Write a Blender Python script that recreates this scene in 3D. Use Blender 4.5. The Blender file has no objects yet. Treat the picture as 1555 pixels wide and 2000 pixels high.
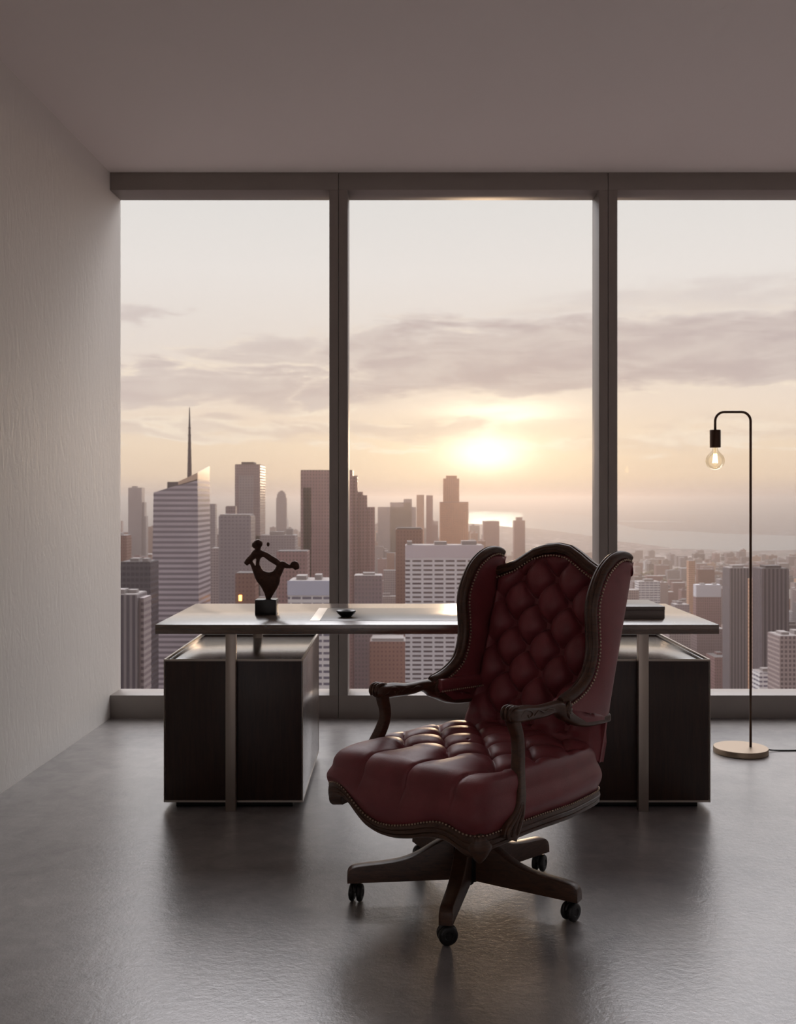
import bpy, bmesh, math, random
import numpy as np
from mathutils import Vector, Matrix
R = math.radians
sc = bpy.context.scene
COL = sc.collection
random.seed(7)

# ------------------------------------------------------------------ helpers
def lin(c):
    return tuple((x/255/12.92 if x/255 <= .04045 else ((x/255+.055)/1.055)**2.4) for x in c[:3])

def link(o, parent=None):
    COL.objects.link(o)
    if parent is not None:
        o.parent = parent
    return o

def obj(name, bm, mat, parent=None, smooth=True, recalc=True):
    if recalc:
        bmesh.ops.recalc_face_normals(bm, faces=bm.faces[:])
    me = bpy.data.meshes.new(name)
    bm.to_mesh(me); bm.free()
    for p in me.polygons:
        p.use_smooth = smooth
    me.materials.append(mat)
    return link(bpy.data.objects.new(name, me), parent)

def auto_smooth(o, ang=35):
    me = o.data
    for p in me.polygons: p.use_smooth = True
    me.set_sharp_from_angle(angle=R(ang))
    return o

def thing(name, label, cat, loc=(0, 0, 0), rz=0, group=None):
    o = bpy.data.objects.new(name, None)
    o.empty_display_size = .1
    o.location = loc; o.rotation_euler = (0, 0, rz)
    link(o)
    return tag(o, label, cat, group)

def tag(o, label, cat, group=None):
    o['label'] = label; o['category'] = cat
    if group: o['group'] = group
    return o

def struct(o):
    o['kind'] = 'structure'
    return o

def part_label(o, s):
    o['label'] = s
    return o

def box(bm, x0, x1, y0, y1, z0, z1, bev=0):
    r = bmesh.ops.create_cube(bm, size=1)
    vs = r['verts']
    for v in vs:
        v.co = Vector(((x0+x1)/2+v.co.x*(x1-x0), (y0+y1)/2+v.co.y*(y1-y0), (z0+z1)/2+v.co.z*(z1-z0)))
    if bev > 0:
        es = list({e for v in vs for e in v.link_edges})
        bmesh.ops.bevel(bm, geom=es, offset=bev, segments=2, affect='EDGES', profile=.5)
    return bm

def boxobj(name, dims, mat, parent=None, bev=.002):
    bm = bmesh.new(); box(bm, *dims, bev=bev)
    return auto_smooth(obj(name, bm, mat, parent))

def lathe(bm, prof, seg=32, c=(0, 0, 0)):
    rings = []
    for r, z in prof:
        if r < 1e-6:
            rings.append([bm.verts.new((c[0], c[1], c[2]+z))])
        else:
            rings.append([bm.verts.new((c[0]+r*math.cos(2*math.pi*k/seg), c[1]+r*math.sin(2*math.pi*k/seg), c[2]+z)) for k in range(seg)])
    for a, b in zip(rings[:-1], rings[1:]):
        for k in range(seg):
            k2 = (k+1) % seg
            if len(a) == 1 and len(b) == 1: continue
            if len(a) == 1: bm.faces.new((a[0], b[k], b[k2]))
            elif len(b) == 1: bm.faces.new((a[k], a[k2], b[0]))
            else: bm.faces.new((a[k], a[k2], b[k2], b[k]))
    return bm

def cr(pts, n):
    """Catmull-Rom resample of n-dim points."""
    P = np.array(pts, float)
    Q = np.vstack([2*P[0]-P[1], P, 2*P[-1]-P[-2]])
    out = []
    m = len(P)-1
    for i in range(n):
        s = i/(n-1)*m
        k = min(int(s), m-1); t = s-k
        a, b, c, d = Q[k], Q[k+1], Q[k+2], Q[k+3]
        out.append(.5*((2*b)+(-a+c)*t+(2*a-5*b+4*c-d)*t*t+(-a+3*b-3*c+d)*t**3))
    return np.array(out)

def sweep(bm, pts, side, prof, cap=True):
    """pts: n x 3; side: fixed axis; prof(i, t) -> list of (a along N, b along side)."""
    P = [Vector(p) for p in pts]
    n = len(P); rings = []
    sd0 = Vector(side).normalized()
    for i in range(n):
        T = (P[min(i+1, n-1)]-P[max(i-1, 0)]).normalized()
        sd = (sd0-T*sd0.dot(T)).normalized()
        N = sd.cross(T)
        rings.append([bm.verts.new(P[i]+N*a+sd*b) for a, b in prof(i, i/(n-1))])
    m = len(rings[0])
    for i in range(n-1):
        for k in range(m):
            bm.faces.new((rings[i][k], rings[i][(k+1) % m], rings[i+1][(k+1) % m], rings[i+1][k]))
    if cap:
        bm.faces.new(rings[0][::-1]); bm.faces.new(rings[-1])
    return bm

def ell(a, b, n=14, p=2.0):
    out = []
    for k in range(n):
        t = 2*math.pi*k/n
        c, s = math.cos(t), math.sin(t)
        out.append((a*math.copysign(abs(c)**(2/p), c), b*math.copysign(abs(s)**(2/p), s)))
    return out

def tube(bm, pts, r, seg=10, side=None):
    P = [Vector(p) for p in pts]
    n = len(P); rings = []
    N = None
    for i in range(n):
        T = (P[min(i+1, n-1)]-P[max(i-1, 0)]).normalized()
        if N is None:
            N = T.orthogonal().normalized()
        N = (N-T*N.dot(T)).normalized(); B = T.cross(N)
        rr = r[i] if hasattr(r, '__len__') else r
        rings.append([bm.verts.new(P[i]+(N*math.cos(2*math.pi*k/seg)+B*math.sin(2*math.pi*k/seg))*rr) for k in range(seg)])
    for i in range(n-1):
        for k in range(seg):
            bm.faces.new((rings[i][k], rings[i][(k+1) % seg], rings[i+1][(k+1) % seg], rings[i+1][k]))
    bm.faces.new(rings[0][::-1]); bm.faces.new(rings[-1])
    return bm

def blob(bm, c, r, scale=(1, 1, 1), sub=2, rot=None):
    M = Matrix.Translation(c) @ (rot.to_4x4() if rot else Matrix.Identity(4)) @ Matrix.Diagonal((*scale, 1))
    bmesh.ops.create_icosphere(bm, subdivisions=sub, radius=r, matrix=M)
    return bm

# ------------------------------------------------------------------ materials
class NT:
    def __init__(s, nt): s.nt = nt
    def n(s, t, **k):
        nd = s.nt.nodes.new(t)
        for a, v in k.items(): setattr(nd, a, v)
        return nd
    def l(s, a, b): s.nt.links.new(a, b)
    def m(s, op, a, b=None, clamp=False):
        nd = s.n('ShaderNodeMath', operation=op); nd.use_clamp = clamp
        for i, x in enumerate((a, b)):
            if x is None: continue
            if isinstance(x, (int, float)): nd.inputs[i].default_value = x
            else: s.l(x, nd.inputs[i])
        return nd.outputs[0]
    def ramp(s, fac, stops, interp='LINEAR'):
        nd = s.n('ShaderNodeValToRGB'); cr_ = nd.color_ramp; cr_.interpolation = interp
        while len(cr_.elements) < len(stops): cr_.elements.new(.5)
        for e, (p, c) in zip(cr_.elements, stops):
            e.position = p; e.color = (*c, 1) if len(c) == 3 else c
        s.l(fac, nd.inputs[0]); return nd.outputs[0]
    def mix(s, fac, a, b, blend='MIX'):
        nd = s.n('ShaderNodeMix', data_type='RGBA', blend_type=blend)
        for i, x in ((0, fac), (6, a), (7, b)):
            if isinstance(x, (int, float)): nd.inputs[i].default_value = x
            elif isinstance(x, tuple): nd.inputs[i].default_value = (*x, 1)
            else: s.l(x, nd.inputs[i])
        return nd.outputs[2]
    def xyz(s, v):
        nd = s.n('ShaderNodeSeparateXYZ'); s.l(v, nd.inputs[0]); return nd.outputs
    def vec(s, x, y, z=0.):
        nd = s.n('ShaderNodeCombineXYZ')
        for i, q in enumerate((x, y, z)):
            if isinstance(q, (int, float)): nd.inputs[i].default_value = q
            else: s.l(q, nd.inputs[i])
        return nd.outputs[0]
    def noise(s, v, scale, detail=4, rough=.5, dist=0.):
        nd = s.n('ShaderNodeTexNoise'); s.l(v, nd.inputs['Vector'])
        nd.inputs['Scale'].default_value = scale; nd.inputs['Detail'].default_value = detail
        nd.inputs['Roughness'].default_value = rough; nd.inputs['Distortion'].default_value = dist
        return nd.outputs['Fac']

def new_mat(name):
    m = bpy.data.materials.new(name); m.use_nodes = True
    t = NT(m.node_tree); b = m.node_tree.nodes['Principled BSDF']
    return m, t, b

def pmat(name, col, rough=.5, metal=0., bump=0., bscale=200, var=0., vscale=20, spec=None, stretch=None):
    m, t, b = new_mat(name)
    c = lin(col)
    b.inputs['Roughness'].default_value = rough; b.inputs['Metallic'].default_value = metal
    b.inputs['Base Color'].default_value = (*c, 1)
    if spec is not None: b.inputs['Specular IOR Level'].default_value = spec
    co = t.n('ShaderNodeTexCoord').outputs['Object']
    if stretch:
        mp = t.n('ShaderNodeMapping'); mp.inputs['Scale'].default_value = stretch
        t.l(co, mp.inputs[0]); co = mp.outputs[0]
    if var > 0:
        nz = t.noise(co, vscale, 5, .55)
        t.l(t.ramp(nz, [(.3, tuple(x*(1-var) for x in c)), (.7, tuple(min(1, x*(1+var)) for x in c))]), b.inputs['Base Color'])
    if bump > 0:
        nz = t.noise(co, bscale, 3, .6)
        bp = t.n('ShaderNodeBump'); bp.inputs['Strength'].default_value = 1.; bp.inputs['Distance'].default_value = bump
        t.l(nz, bp.inputs['Height']); t.l(bp.outputs[0], b.inputs['Normal'])
    return m

def wood_mat(name, c1, c2, rough, stretch, scale=14, spec=.5, coat=0.):
    m, t, b = new_mat(name)
    co = t.n('ShaderNodeTexCoord').outputs['Object']
    mp = t.n('ShaderNodeMapping'); mp.inputs['Scale'].default_value = stretch
    t.l(co, mp.inputs[0])
    a = t.noise(mp.outputs[0], scale, 8, .62, .6)
    f = t.noise(mp.outputs[0], scale*7, 3, .6)
    mixd = t.m('ADD', t.m('MULTIPLY', a, .75), t.m('MULTIPLY', f, .25))
    t.l(t.ramp(mixd, [(.33, lin(c1)), (.67, lin(c2))]), b.inputs['Base Color'])
    t.l(t.m('ADD', t.m('MULTIPLY', f, .12), rough-.06), b.inputs['Roughness'])
    b.inputs['Specular IOR Level'].default_value = spec
    b.inputs['Coat Weight'].default_value = coat; b.inputs['Coat Roughness'].default_value = .18; b.inputs['Coat IOR'].default_value = 1.6
    bp = t.n('ShaderNodeBump'); bp.inputs['Strength'].default_value = .35; bp.inputs['Distance'].default_value = .0006
    t.l(f, bp.inputs['Height']); t.l(bp.outputs[0], b.inputs['Normal'])
    return m

def glass_mat(name, tint, refl=1.0):
    m = bpy.data.materials.new(name); m.use_nodes = True
    t = NT(m.node_tree); m.node_tree.nodes.clear()
    out = t.n('ShaderNodeOutputMaterial'); tr = t.n('ShaderNodeBsdfTransparent'); gl = t.n('ShaderNodeBsdfGlossy')
    tr.inputs[0].default_value = (*tint, 1); gl.inputs['Roughness'].default_value = .0
    fr = t.n('ShaderNodeFresnel'); fr.inputs[0].default_value = 1.45
    mx = t.n('ShaderNodeMixShader')
    t.l(t.m('MULTIPLY', fr.outputs[0], refl), mx.inputs[0]); t.l(tr.outputs[0], mx.inputs[1]); t.l(gl.outputs[0], mx.inputs[2])
    t.l(mx.outputs[0], out.inputs[0])
    return m

M = {}
M['leather'] = pmat('oxblood_leather', (128, 62, 66), .37, bump=.0006, bscale=420, var=.16, vscale=9, spec=.42)
M['chair_wood'] = wood_mat('carved_walnut', (56, 36, 25), (92, 62, 44), .38, (3, 3, 14), 9)
M['brass'] = pmat('aged_brass', (186, 166, 146), .3, 1.)
M['black_plastic'] = pmat('black_plastic', (26, 24, 24), .4, bump=.0002)
M['steel_dark'] = pmat('dark_steel', (40, 38, 37), .45, .8)
M['desk_wood'] = wood_mat('dark_walnut_top', (66, 48, 37), (108, 83, 64), .19, (1.2, 14, 14), 6, spec=.9, coat=1.0)
M['ped_wood'] = wood_mat('dark_walnut_panel', (34, 21, 16), (58, 37, 28), .36, (14, 14, 1.0), 6, spec=.4, coat=.12)
M['ped_wood_lit'] = wood_mat('lit_walnut_panel', (44, 29, 22), (72, 49, 38), .26, (14, 14, 1.0), 6, coat=.9)  # same walnut as the fronts, light on the sides put into colour and coat
M['metal'] = pmat('brushed_bronze_metal', (168, 158, 148), .34, .85, bump=.0001, bscale=300)
M['inlay'] = pmat('brushed_inlay_metal', (225, 214, 200), .35, .6)
M['pad'] = pmat('grey_leather_pad', (72, 64, 58), .28, bump=.0001, bscale=500)
M['black_stone'] = pmat('black_stone', (26, 23, 22), .3, var=.3, vscale=40)
M['bronze'] = pmat('sculpture_bronze', (74, 50, 40), .48, .55, bump=.0012, bscale=90, var=.3, vscale=60)
M['ceramic'] = pmat('dark_glazed_ceramic', (34, 38, 40), .25, var=.3, vscale=60)
M['boxgrey'] = pmat('dark_grey_board', (112, 104, 99), .33, bump=.00005, bscale=600)
M['lamp_metal'] = pmat('lamp_bronze', (78, 58, 46), .38, .7)
M['lamp_base'] = pmat('lamp_base_bronze', (150, 132, 112), .42, .75)
M['rubber'] = pmat('cord_rubber', (30, 28, 27), .6)
M['frame'] = pmat('window_frame_paint', (140, 132, 127), .45, var=.03, vscale=4)
M['ceil'] = pmat('ceiling_paint', (238, 231, 228), .7, bump=.0003, bscale=150)
M['wallpaint'] = pmat('wall_paint', (196, 192, 188), .6)
M['glass'] = glass_mat('window_glass', (.985, .985, .985), .15)
M['bulb_glass'] = glass_mat('bulb_glass', (.98, .95, .87), .3)

def wall_plaster():
    m, t, b = new_mat('plaster_wall')
    co = t.n('ShaderNodeTexCoord').outputs['Object']
    mp = t.n('ShaderNodeMapping'); mp.inputs['Scale'].default_value = (1, 1.3, .45); t.l(co, mp.inputs[0])
    nz = t.noise(mp.outputs[0], 16, 6, .6, 1.2)
    nz2 = t.noise(co, 2.2, 2, .5)
    h = t.m('MULTIPLY', nz, t.m('ADD', nz2, .1))
    bp = t.n('ShaderNodeBump'); bp.inputs['Strength'].default_value = .5; bp.inputs['Distance'].default_value = .007
    t.l(h, bp.inputs['Height']); t.l(bp.outputs[0], b.inputs['Normal'])
    b.inputs['Base Color'].default_value = (*lin((225, 222, 217)), 1)
    b.inputs['Roughness'].default_value = .55
    return m
M['plaster'] = wall_plaster()

def concrete():
    m, t, b = new_mat('polished_concrete')
    co = t.n('ShaderNodeTexCoord').outputs['Object']
    big = t.noise(co, 1.1, 5, .55, .4)
    mid = t.noise(co, 9, 8, .65, .5)
    fine = t.noise(co, 170, 3, .7)
    col = t.ramp(t.m('ADD', t.m('MULTIPLY', big, .55), t.m('MULTIPLY', mid, .45)), [(.32, lin((120, 118, 118))), (.68, lin((158, 154, 151)))])
    spk = t.ramp(fine, [(.28, (.55, .55, .55)), (.42, (1, 1, 1))])
    t.l(t.mix(.35, col, spk, 'MULTIPLY'), b.inputs['Base Color'])
    t.l(t.m('ADD', t.m('MULTIPLY', big, .10), .20), b.inputs['Roughness'])
    b.inputs['IOR'].default_value = 2.05
    bp = t.n('ShaderNodeBump'); bp.inputs['Strength'].default_value = .55; bp.inputs['Distance'].default_value = .0016
    t.l(t.m('ADD', t.m('MULTIPLY', fine, .3), t.noise(co, 45, 6, .65)), bp.inputs['Height'])
    t.l(bp.outputs[0], b.inputs['Normal'])
    return m
M['floor'] = concrete()

def emit(name, col, s):
    m, t, b = new_mat(name)
    b.inputs['Emission Color'].default_value = (*lin(col), 1); b.inputs['Emission Strength'].default_value = s
    b.inputs['Base Color'].default_value = (*lin(col), 1)
    return m
M['filament'] = emit('glowing_filament', (255, 214, 140), 9)

# ------------------------------------------------------------------ room
WY = 5.93            # inner face of the window wall
ZC = 3.163
XL = -1.67
FD = .205            # depth of the window frames
struct(boxobj('floor', (-2.2, 4.6, -3.2, WY+.2, -.2, 0), M['floor'], bev=0))
struct(boxobj('ceiling', (-2.2, 4.6, -3.2, WY+.2, ZC, ZC+.2), M['ceil'], bev=0))
def wall_left():
    bm = bmesh.new()
    y0, y1 = -3.2, WY+FD
    x = lambda y: XL-(WY-y)*.0296
    vs = [bm.verts.new((x(y0), y0, z)) for z in (0, ZC)] + [bm.verts.new((x(y1), y1, z)) for z in (0, ZC)]
    ws = [bm.verts.new((-2.2, y, z)) for y in (y0, y1) for z in (0, ZC)]
    a, b, c, d = vs; e, f, g, h = ws
    for q in ((a, b, d, c), (e, f, h, g), (a, b, f, e), (c, d, h, g), (b, d, h, f), (a, c, g, e)):
        bm.faces.new(q)
    return struct(obj('wall_left', bm, M['plaster'], smooth=False))
wall_left()
HZ, SZ, JW = 3.061, .134, .0535
LABELS = ['tall window pane beside the plaster wall', 'tall middle window framing the setting sun', 'tall window behind the floor lamp',
          'tall window past the floor lamp in the corner']
def window(i, p0, p1, plain=False):
    """one floor-to-ceiling unit from p0 to p1 (plan points, inner face), outside on the left of p0->p1"""
    p0, p1 = Vector(p0), Vector(p1)
    L = (p1-p0).length; d = (p1-p0)/L
    w = bpy.data.objects.new('window_%d' % i, None); link(w)
    w.location = (p0.x, p0.y, 0); w.rotation_euler = (0, 0, math.atan2(d.y, d.x))
    struct(w)
    w['label'] = LABELS[i-1] if i <= 4 else 'unseen window added for fill light at the side or rear, unit %d' % (i-4)
    g = .0016
    a, b = (0 if i == 1 else g), L-g
    boxobj('window_head', (a, b, 0, FD, HZ, ZC), M['frame'], w, .0015)
    boxobj('window_sill', (a, b, 0, FD, 0, SZ), M['frame'], w, .0015)
    boxobj('window_jamb', (b-JW+g, b, 0, FD, SZ, HZ), M['frame'], w, .0015)
    xa = a
    if i > 1:
        boxobj('window_jamb', (a, a+JW-g, 0, FD, SZ, HZ), M['frame'], w, .0015); xa = a+JW-g
    boxobj('glass_pane', (xa, b-JW+g, FD-.016, FD-.014, SZ, HZ), M['glass'], w, 0)
BX = [XL, -.346, 1.216, 2.778, 4.36]
for i in range(4):
    window(i+1, (BX[i], WY), (BX[i+1], WY))
# unseen right-hand and rear glazing, added to let in fill light
ys = [WY, 3.7, 1.47, -.77, -3.0]
for i in range(4):
    window(5+i, (4.36, ys[i]), (4.36, ys[i+1]))
xs = [4.36, 2.79, 1.22, -.35, -1.93]
for i in range(4):
    window(9+i, (xs[i], -3.0), (xs[i+1], -3.0))

# ------------------------------------------------------------------ desk
DX = .158
def build_desk():
    t = thing('desk', 'long dark walnut desk with a thin top on flat metal bar legs', 'desk', (DX, 4.58, 0))
    y0, y1 = 4.162-4.58, 5.0-4.58
    top = boxobj('tabletop', (-1.147, 1.147, y0, y1, .7215, .76), M['desk_wood'], t, .0012)
    s = boxobj('inlay_strip', (-.529, -.488, 4.29-4.58, 4.79-4.58, .7600, .7612), M['inlay'], top, .0003)
    part_label(s, 'pale brushed metal inlay strip')
    p = boxobj('writing_pad', (-.488, .46, 4.29-4.58, 4.79-4.58, .7600, .7608), M['pad'], top, .0003)
    part_label(p, 'flat grey leather writing pad')
    for sx in (-.84, .84):
        for ya in (y0+.0005, y1-.04):
            boxobj('leg', (sx-.0205, sx+.0205, ya, ya+.034, 0, .7213), M['metal'], t, .001)
build_desk()

def pedestal(cx, label):
    W, D, y0 = .572, .84, 4.203
    t = thing('drawer_pedestal', label, 'pedestal', (cx, y0, 0), 0, 'pedestals under the desk')
    hw = W/2; z0, z1 = .026, .613; e = .008
    boxobj('plinth', (-hw+.045, hw-.045, .03, D-.03, 0, z0), M['steel_dark'], t, .001)
    boxobj('front_panel', (-hw+e, hw-e, .002, .02, z0+e, z1-e), M['ped_wood'], t, .0006)
    boxobj('back_panel', (-hw+e, hw-e, D-.02, D-.002, z0+e, z1-e), M['ped_wood'], t, .0006)
    boxobj('side_panel', (-hw+.001, -hw+.018, e, D-e, z0+e, z1-e), M['ped_wood_lit'], t, .0006)
    boxobj('side_panel', (hw-.018, hw-.001, e, D-e, z0+e, z1-e), M['ped_wood_lit'], t, .0006)
    boxobj('top_panel', (-hw+.018, hw-.018, .02, D-.02, z1-.03, z1-.016), M['desk_wood'], t, .0006)
    boxobj('bottom_panel', (-hw+.018, hw-.018, .02, D-.02, z0, z0+.014), M['ped_wood'], t, .0006)
    bm = bmesh.new()
    for z in (z0, z1-e):
        box(bm, -hw, hw, 0, e, z, z+e); box(bm, -hw, hw, D-e, D, z, z+e)
        box(bm, -hw, -hw+e, e, D-e, z, z+e); box(bm, hw-e, hw, e, D-e, z, z+e)
    for x in (-hw, hw-.003):
        for y in (0, D-.003):
            box(bm, x, x+.003, y, y+.003, z0+e, z1-e)
    f = obj('frame', bm, M['metal'], t, smooth=False)
    part_label(f, 'slim pale metal edge frame')
pedestal(-.677, 'dark wood pedestal unit under the desk end that carries the sculpture')
pedestal(.996, 'dark wood pedestal unit half hidden behind the wingback chair')

# ------------------------------------------------------------------ things on the desk
def sculpture():
    t = thing('sculpture', 'dark bronze abstract figure sculpture on a black cube plinth', 'sculpture', (-.5855, 4.56, .76))
    boxobj('plinth', (-.0465, .0465, -.0465, .0465, 0, .066), M['black_stone'], t, .0012)
    S = .00226
    def P(x, y, d=0): return ((x-519)*S, d, .066+(1169-y)*S)
    def chain(bm, pts, ra, flat=1.0, n=28):
        c = cr([(*p, r*1.05) for p, r in zip(pts, ra)], n)
        sweep(bm, c[:, :3], (0, 1, 0), lambda i, q: ell(max(c[i, 3], .002), max(c[i, 3]*flat, .002), 14))
    bm = bmesh.new()
    # body: a twisted wedge rising from the plinth, its ring open in the middle
    chain(bm, [P(521, 1172), P(523, 1160), P(524, 1146), P(524, 1133), P(523, 1124)], [.008, .019, .036, .047, .045], .42)
    chain(bm, [P(516, 1142), P(505, 1128), P(496, 1112), P(489, 1098), P(484, 1090)], [.018, .018, .012, .008, .006], .8)
    chain(bm, [P(512, 1128), P(503, 1114), P(501, 1100), P(503, 1088), P(508, 1082)], [.022, .011, .008, .009, .012], .9)
    chain(bm, [P(477, 1101), P(483, 1094), P(491, 1086), P(499, 1080), P(510, 1079)], [.010, .013, .014, .020, .014], .8)
    chain(bm, [P(499, 1082), P(501, 1072), P(502, 1062)], [.014, .012, .016], .9, 12)
    blob(bm, P(502, 1060), .0215, (1.0, .9, .95))
    blob(bm, P(496, 1063), .016, (1, .9, 1))
    chain(bm, [P(509, 1079), P(518, 1083), P(528, 1090), P(538, 1096), P(543, 1102), P(542, 1108)], [.012, .013, .014, .014, .011, .010], .8)
    chain(bm, [P(533, 1128), P(541, 1118), P(544, 1110), P(543, 1102)], [.026, .017, .012, .010], .7)
    chain(bm, [P(541, 1118), P(545, 1108), P(550, 1101), P(558, 1104), P(566, 1105), P(574, 1101), P(579, 1111)], [.018, .018, .016, .011, .009, .017, .011], .8)
    chain(bm, [P(503, 1104), P(508, 1115), P(520, 1120.5), P(533, 1118), P(541, 1108)], [.008, .010, .011, .010, .008], .9)
    blob(bm, P(573, 1102), .0185, (.85, .8, 1))
    # small drop on a hidden pin behind the head
    o = obj('figure', bm, M['bronze'], t)
    md = o.modifiers.new('r', 'REMESH'); md.mode = 'VOXEL'; md.voxel_size = .0022; md.use_smooth_shade = True
    sm = o.modifiers.new('s', 'SMOOTH'); sm.factor = .6; sm.iterations = 6
    bm = bmesh.new()
    tube(bm, [P(510, 1079, .012), P(516, 1070, .014), P(520.5, 1064, .012)], [.0008, .0005, .0005], 6)
    blob(bm, P(521, 1061.5, .012), .0085, (.8, .8, 1.25))
    obj('droplet', bm, M['bronze'], t)
sculpture()

def bowl():
    t = thing('bowl', 'small dark shallow dish on the grey writing pad', 'bowl', (-.226, 4.44, .7608))
    bm = bmesh.new()
    lathe(bm, [(0, 0), (.021, 0), (.024, .002), (.036, .013), (.0435, .024), (.0445, .0265), (.0425, .027), (.034, .017), (.02, .009), (0, .008)], 48)
    obj('body', bm, M['ceramic'], t)
bowl()

def flat_box():
    t = thing('document_box', 'flat dark grey box lying near the desk end beside the chair wing', 'box', (.985, 4.525, .7603))
    boxobj('body', (-.155, .155, -.145, .145, 0, .034), M['boxgrey'], t, .001)
    boxobj('lid', (-.156, .156, -.146, .146, .0345, .051), M['boxgrey'], t, .0015)
flat_box()

# ------------------------------------------------------------------ floor lamp
def floor_lamp():
    bx, by = 1.716, 5.13
    t = thing('floor_lamp', 'slim bronze floor lamp with a bent neck and one bare glowing bulb', 'lamp', (bx, by, 0))
    bm = bmesh.new(); lathe(bm, [(0, 0), (.13, 0), (.133, .003), (.133, .026), (.131, .029), (0, .029)], 64)
    auto_smooth(obj('base', bm, M['lamp_base'], t))
    px, ax = .0495, -.128
    zt = 1.707; rr = .046
    pts = [(px, 0, .028), (px, 0, .5), (px, 0, 1.0), (px, 0, zt-rr)]
    for k in range(1, 9):
        a = k/8*math.pi/2; pts.append((px-rr+rr*math.cos(a), 0, zt-rr+rr*math.sin(a)))
    for k in range(0, 9):
        a = math.pi/2+k/8*math.pi/2; pts.append((ax+rr+rr*math.cos(a), 0, zt-rr+rr*math.sin(a)))
    pts.append((ax, 0, 1.612))
    bm = bmesh.new(); tube(bm, pts, .0063, 14)
    obj('pole', bm, M['lamp_metal'], t)
    bm = bmesh.new(); lathe(bm, [(0, 1.617), (.0255, 1.617), (.027, 1.614), (.027, 1.531), (.0255, 1.529), (0, 1.529)], 40, (ax, 0, 0))
    auto_smooth(obj('socket', bm, M['lamp_metal'], t))
    bm = bmesh.new()
    prof = [(.0135, 1.529), (.0145, 1.518), (.017, 1.512)]
    for k in range(0, 17):
        a = R(50)-k/16*R(140); prof.append((.0465*math.cos(a)*1.0, 1.462+.0465*math.sin(a)))
    prof[-1] = (0, 1.4155)
    lathe(bm, prof, 40, (ax, 0, 0))
    b = obj('bulb', bm, M['bulb_glass'], t); part_label(b, 'clear round glowing filament bulb')
    bm = bmesh.new()
    for k in range(6):
        a = k/6*2*math.pi
        c, s = math.cos(a), math.sin(a)
        tube(bm, [(ax+.007*c, .007*s, 1.497), (ax+.0125*c, .0125*s, 1.452)], .0014, 6)
    obj('filament', bm, M['filament'], b)
    bm = bmesh.new(); lathe(bm, [(0, 1.529), (.004, 1.529), (.003, 1.50), (0, 1.4985)], 12, (ax, 0, 0))
    obj('filament_stem', bm, M['bulb_glass'], b)
    c = cr([(.131, .02, .012), (.2, .03, .0042), (.4, .035, .004), (.75, .05, .004), (1.1, .12, .004), (1.5, .3, .004), (1.9, .55, .004)], 60)
    bm = bmesh.new(); tube(bm, c, .0038, 8)
    obj('cord', bm, M['rubber'], t)
floor_lamp()

# ------------------------------------------------------------------ wingback chair
# chair axes: u = towards the chair's own left arm, v = forward, w = up
def K(u, v, w): return Vector((u, -v, w))
def bplane(w): return -.335-.32*(w-.47)          # the buttoned plane of the back

CHAIR = thing('wingback_chair', 'oxblood leather tufted wingback office chair on a five-legged caster base', 'chair', (.2166, 3.2428, 0), -.75517)

def fnail(bm, p, r=.0042):
    blob(bm, p, r, sub=1)

def nail_row(pts, name, parent, step=.0108, r=.0041):
    P = np.array(pts, float)
    d = np.concatenate([[0], np.cumsum(np.linalg.norm(np.diff(P, axis=0), axis=1))])
    bm = bmesh.new()
    for s in np.arange(0, d[-1], step):
        q = [np.interp(s, d, P[:, k]) for k in range(3)]
        fnail(bm, K(*q), r)
    o = obj(name, bm, M['brass'], parent)
    return part_label(o, 'row of small round brass nailheads')

# ---- seat ------------------------------------------------------------------
SU, SV0, SV1 = .312, -.338, .320
FB = [(-.318, .318), (-.29, .334), (-.262, .347), (-.225, .357), (-.186, .347), (-.152, .320), (-.108, .292), (-.055, .280), (.008, .281),
      (.069, .293), (.128, .311), (.175, .318), (.21, .313), (.24, .296), (.27, .283), (.31, .283)]
FT = [(-.318, .376), (-.278, .388), (-.243, .396), (-.208, .386), (-.163, .354), (-.119, .328), (-.065, .313), (-.002, .317), (.069, .335),
      (.128, .356), (.172, .367), (.214, .361), (.251, .347), (.31, .345)]
def tab(T, x): return float(np.interp(x, [a for a, _ in T], [b for _, b in T]))
def smooth_tab(T):
    xs = np.linspace(T[0][0], T[-1][0], 200)
    ys = np.interp(xs, [a for a, _ in T], [b for _, b in T])
    k = np.ones(13)/13
    yp = np.concatenate([[ys[0]]*6, ys, [ys[-1]]*6])
    return list(zip(xs, np.convolve(yp, k, 'valid')))
FB = smooth_tab(FB); FT = smooth_tab(FT)

def outline(th, inset=0., p=13.0):
    """superellipse-like plan of the seat: returns (u, v)"""
    hu, hv = SU-inset, (SV1-SV0)/2-inset
    c, s = math.cos(th), math.sin(th)
    r = (abs(c)**p+abs(s)**p)**(-1/p)
    u, v = r*c, r*s
    v2 = v*hv
    # gently bowed front, slightly narrower rear
    bow = .016*(1-u*u)*max(0, v)**3
    nar = 1-.085*max(0, -v)**1.5
    return u*hu*nar, (SV0+SV1)/2+v2+bow

def rail_z(u, v):
    """bottom and top heights of the serpentine seat rail at plan position"""
    kf = min(1, max(0, (v-(SV1-.035))/.03)); kf = kf*kf*(3-2*kf)
    t = (v-SV0)/(SV1-SV0)
    sb = .300+.012*math.sin(min(1, max(0, (t-.35)/.65))*math.pi)*.6
    st = sb+.045
    e = max(-.31, min(.31, u))
    return sb*(1-kf)+tab(FB, e)*kf, st*(1-kf)+tab(FT, e)*kf

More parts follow.
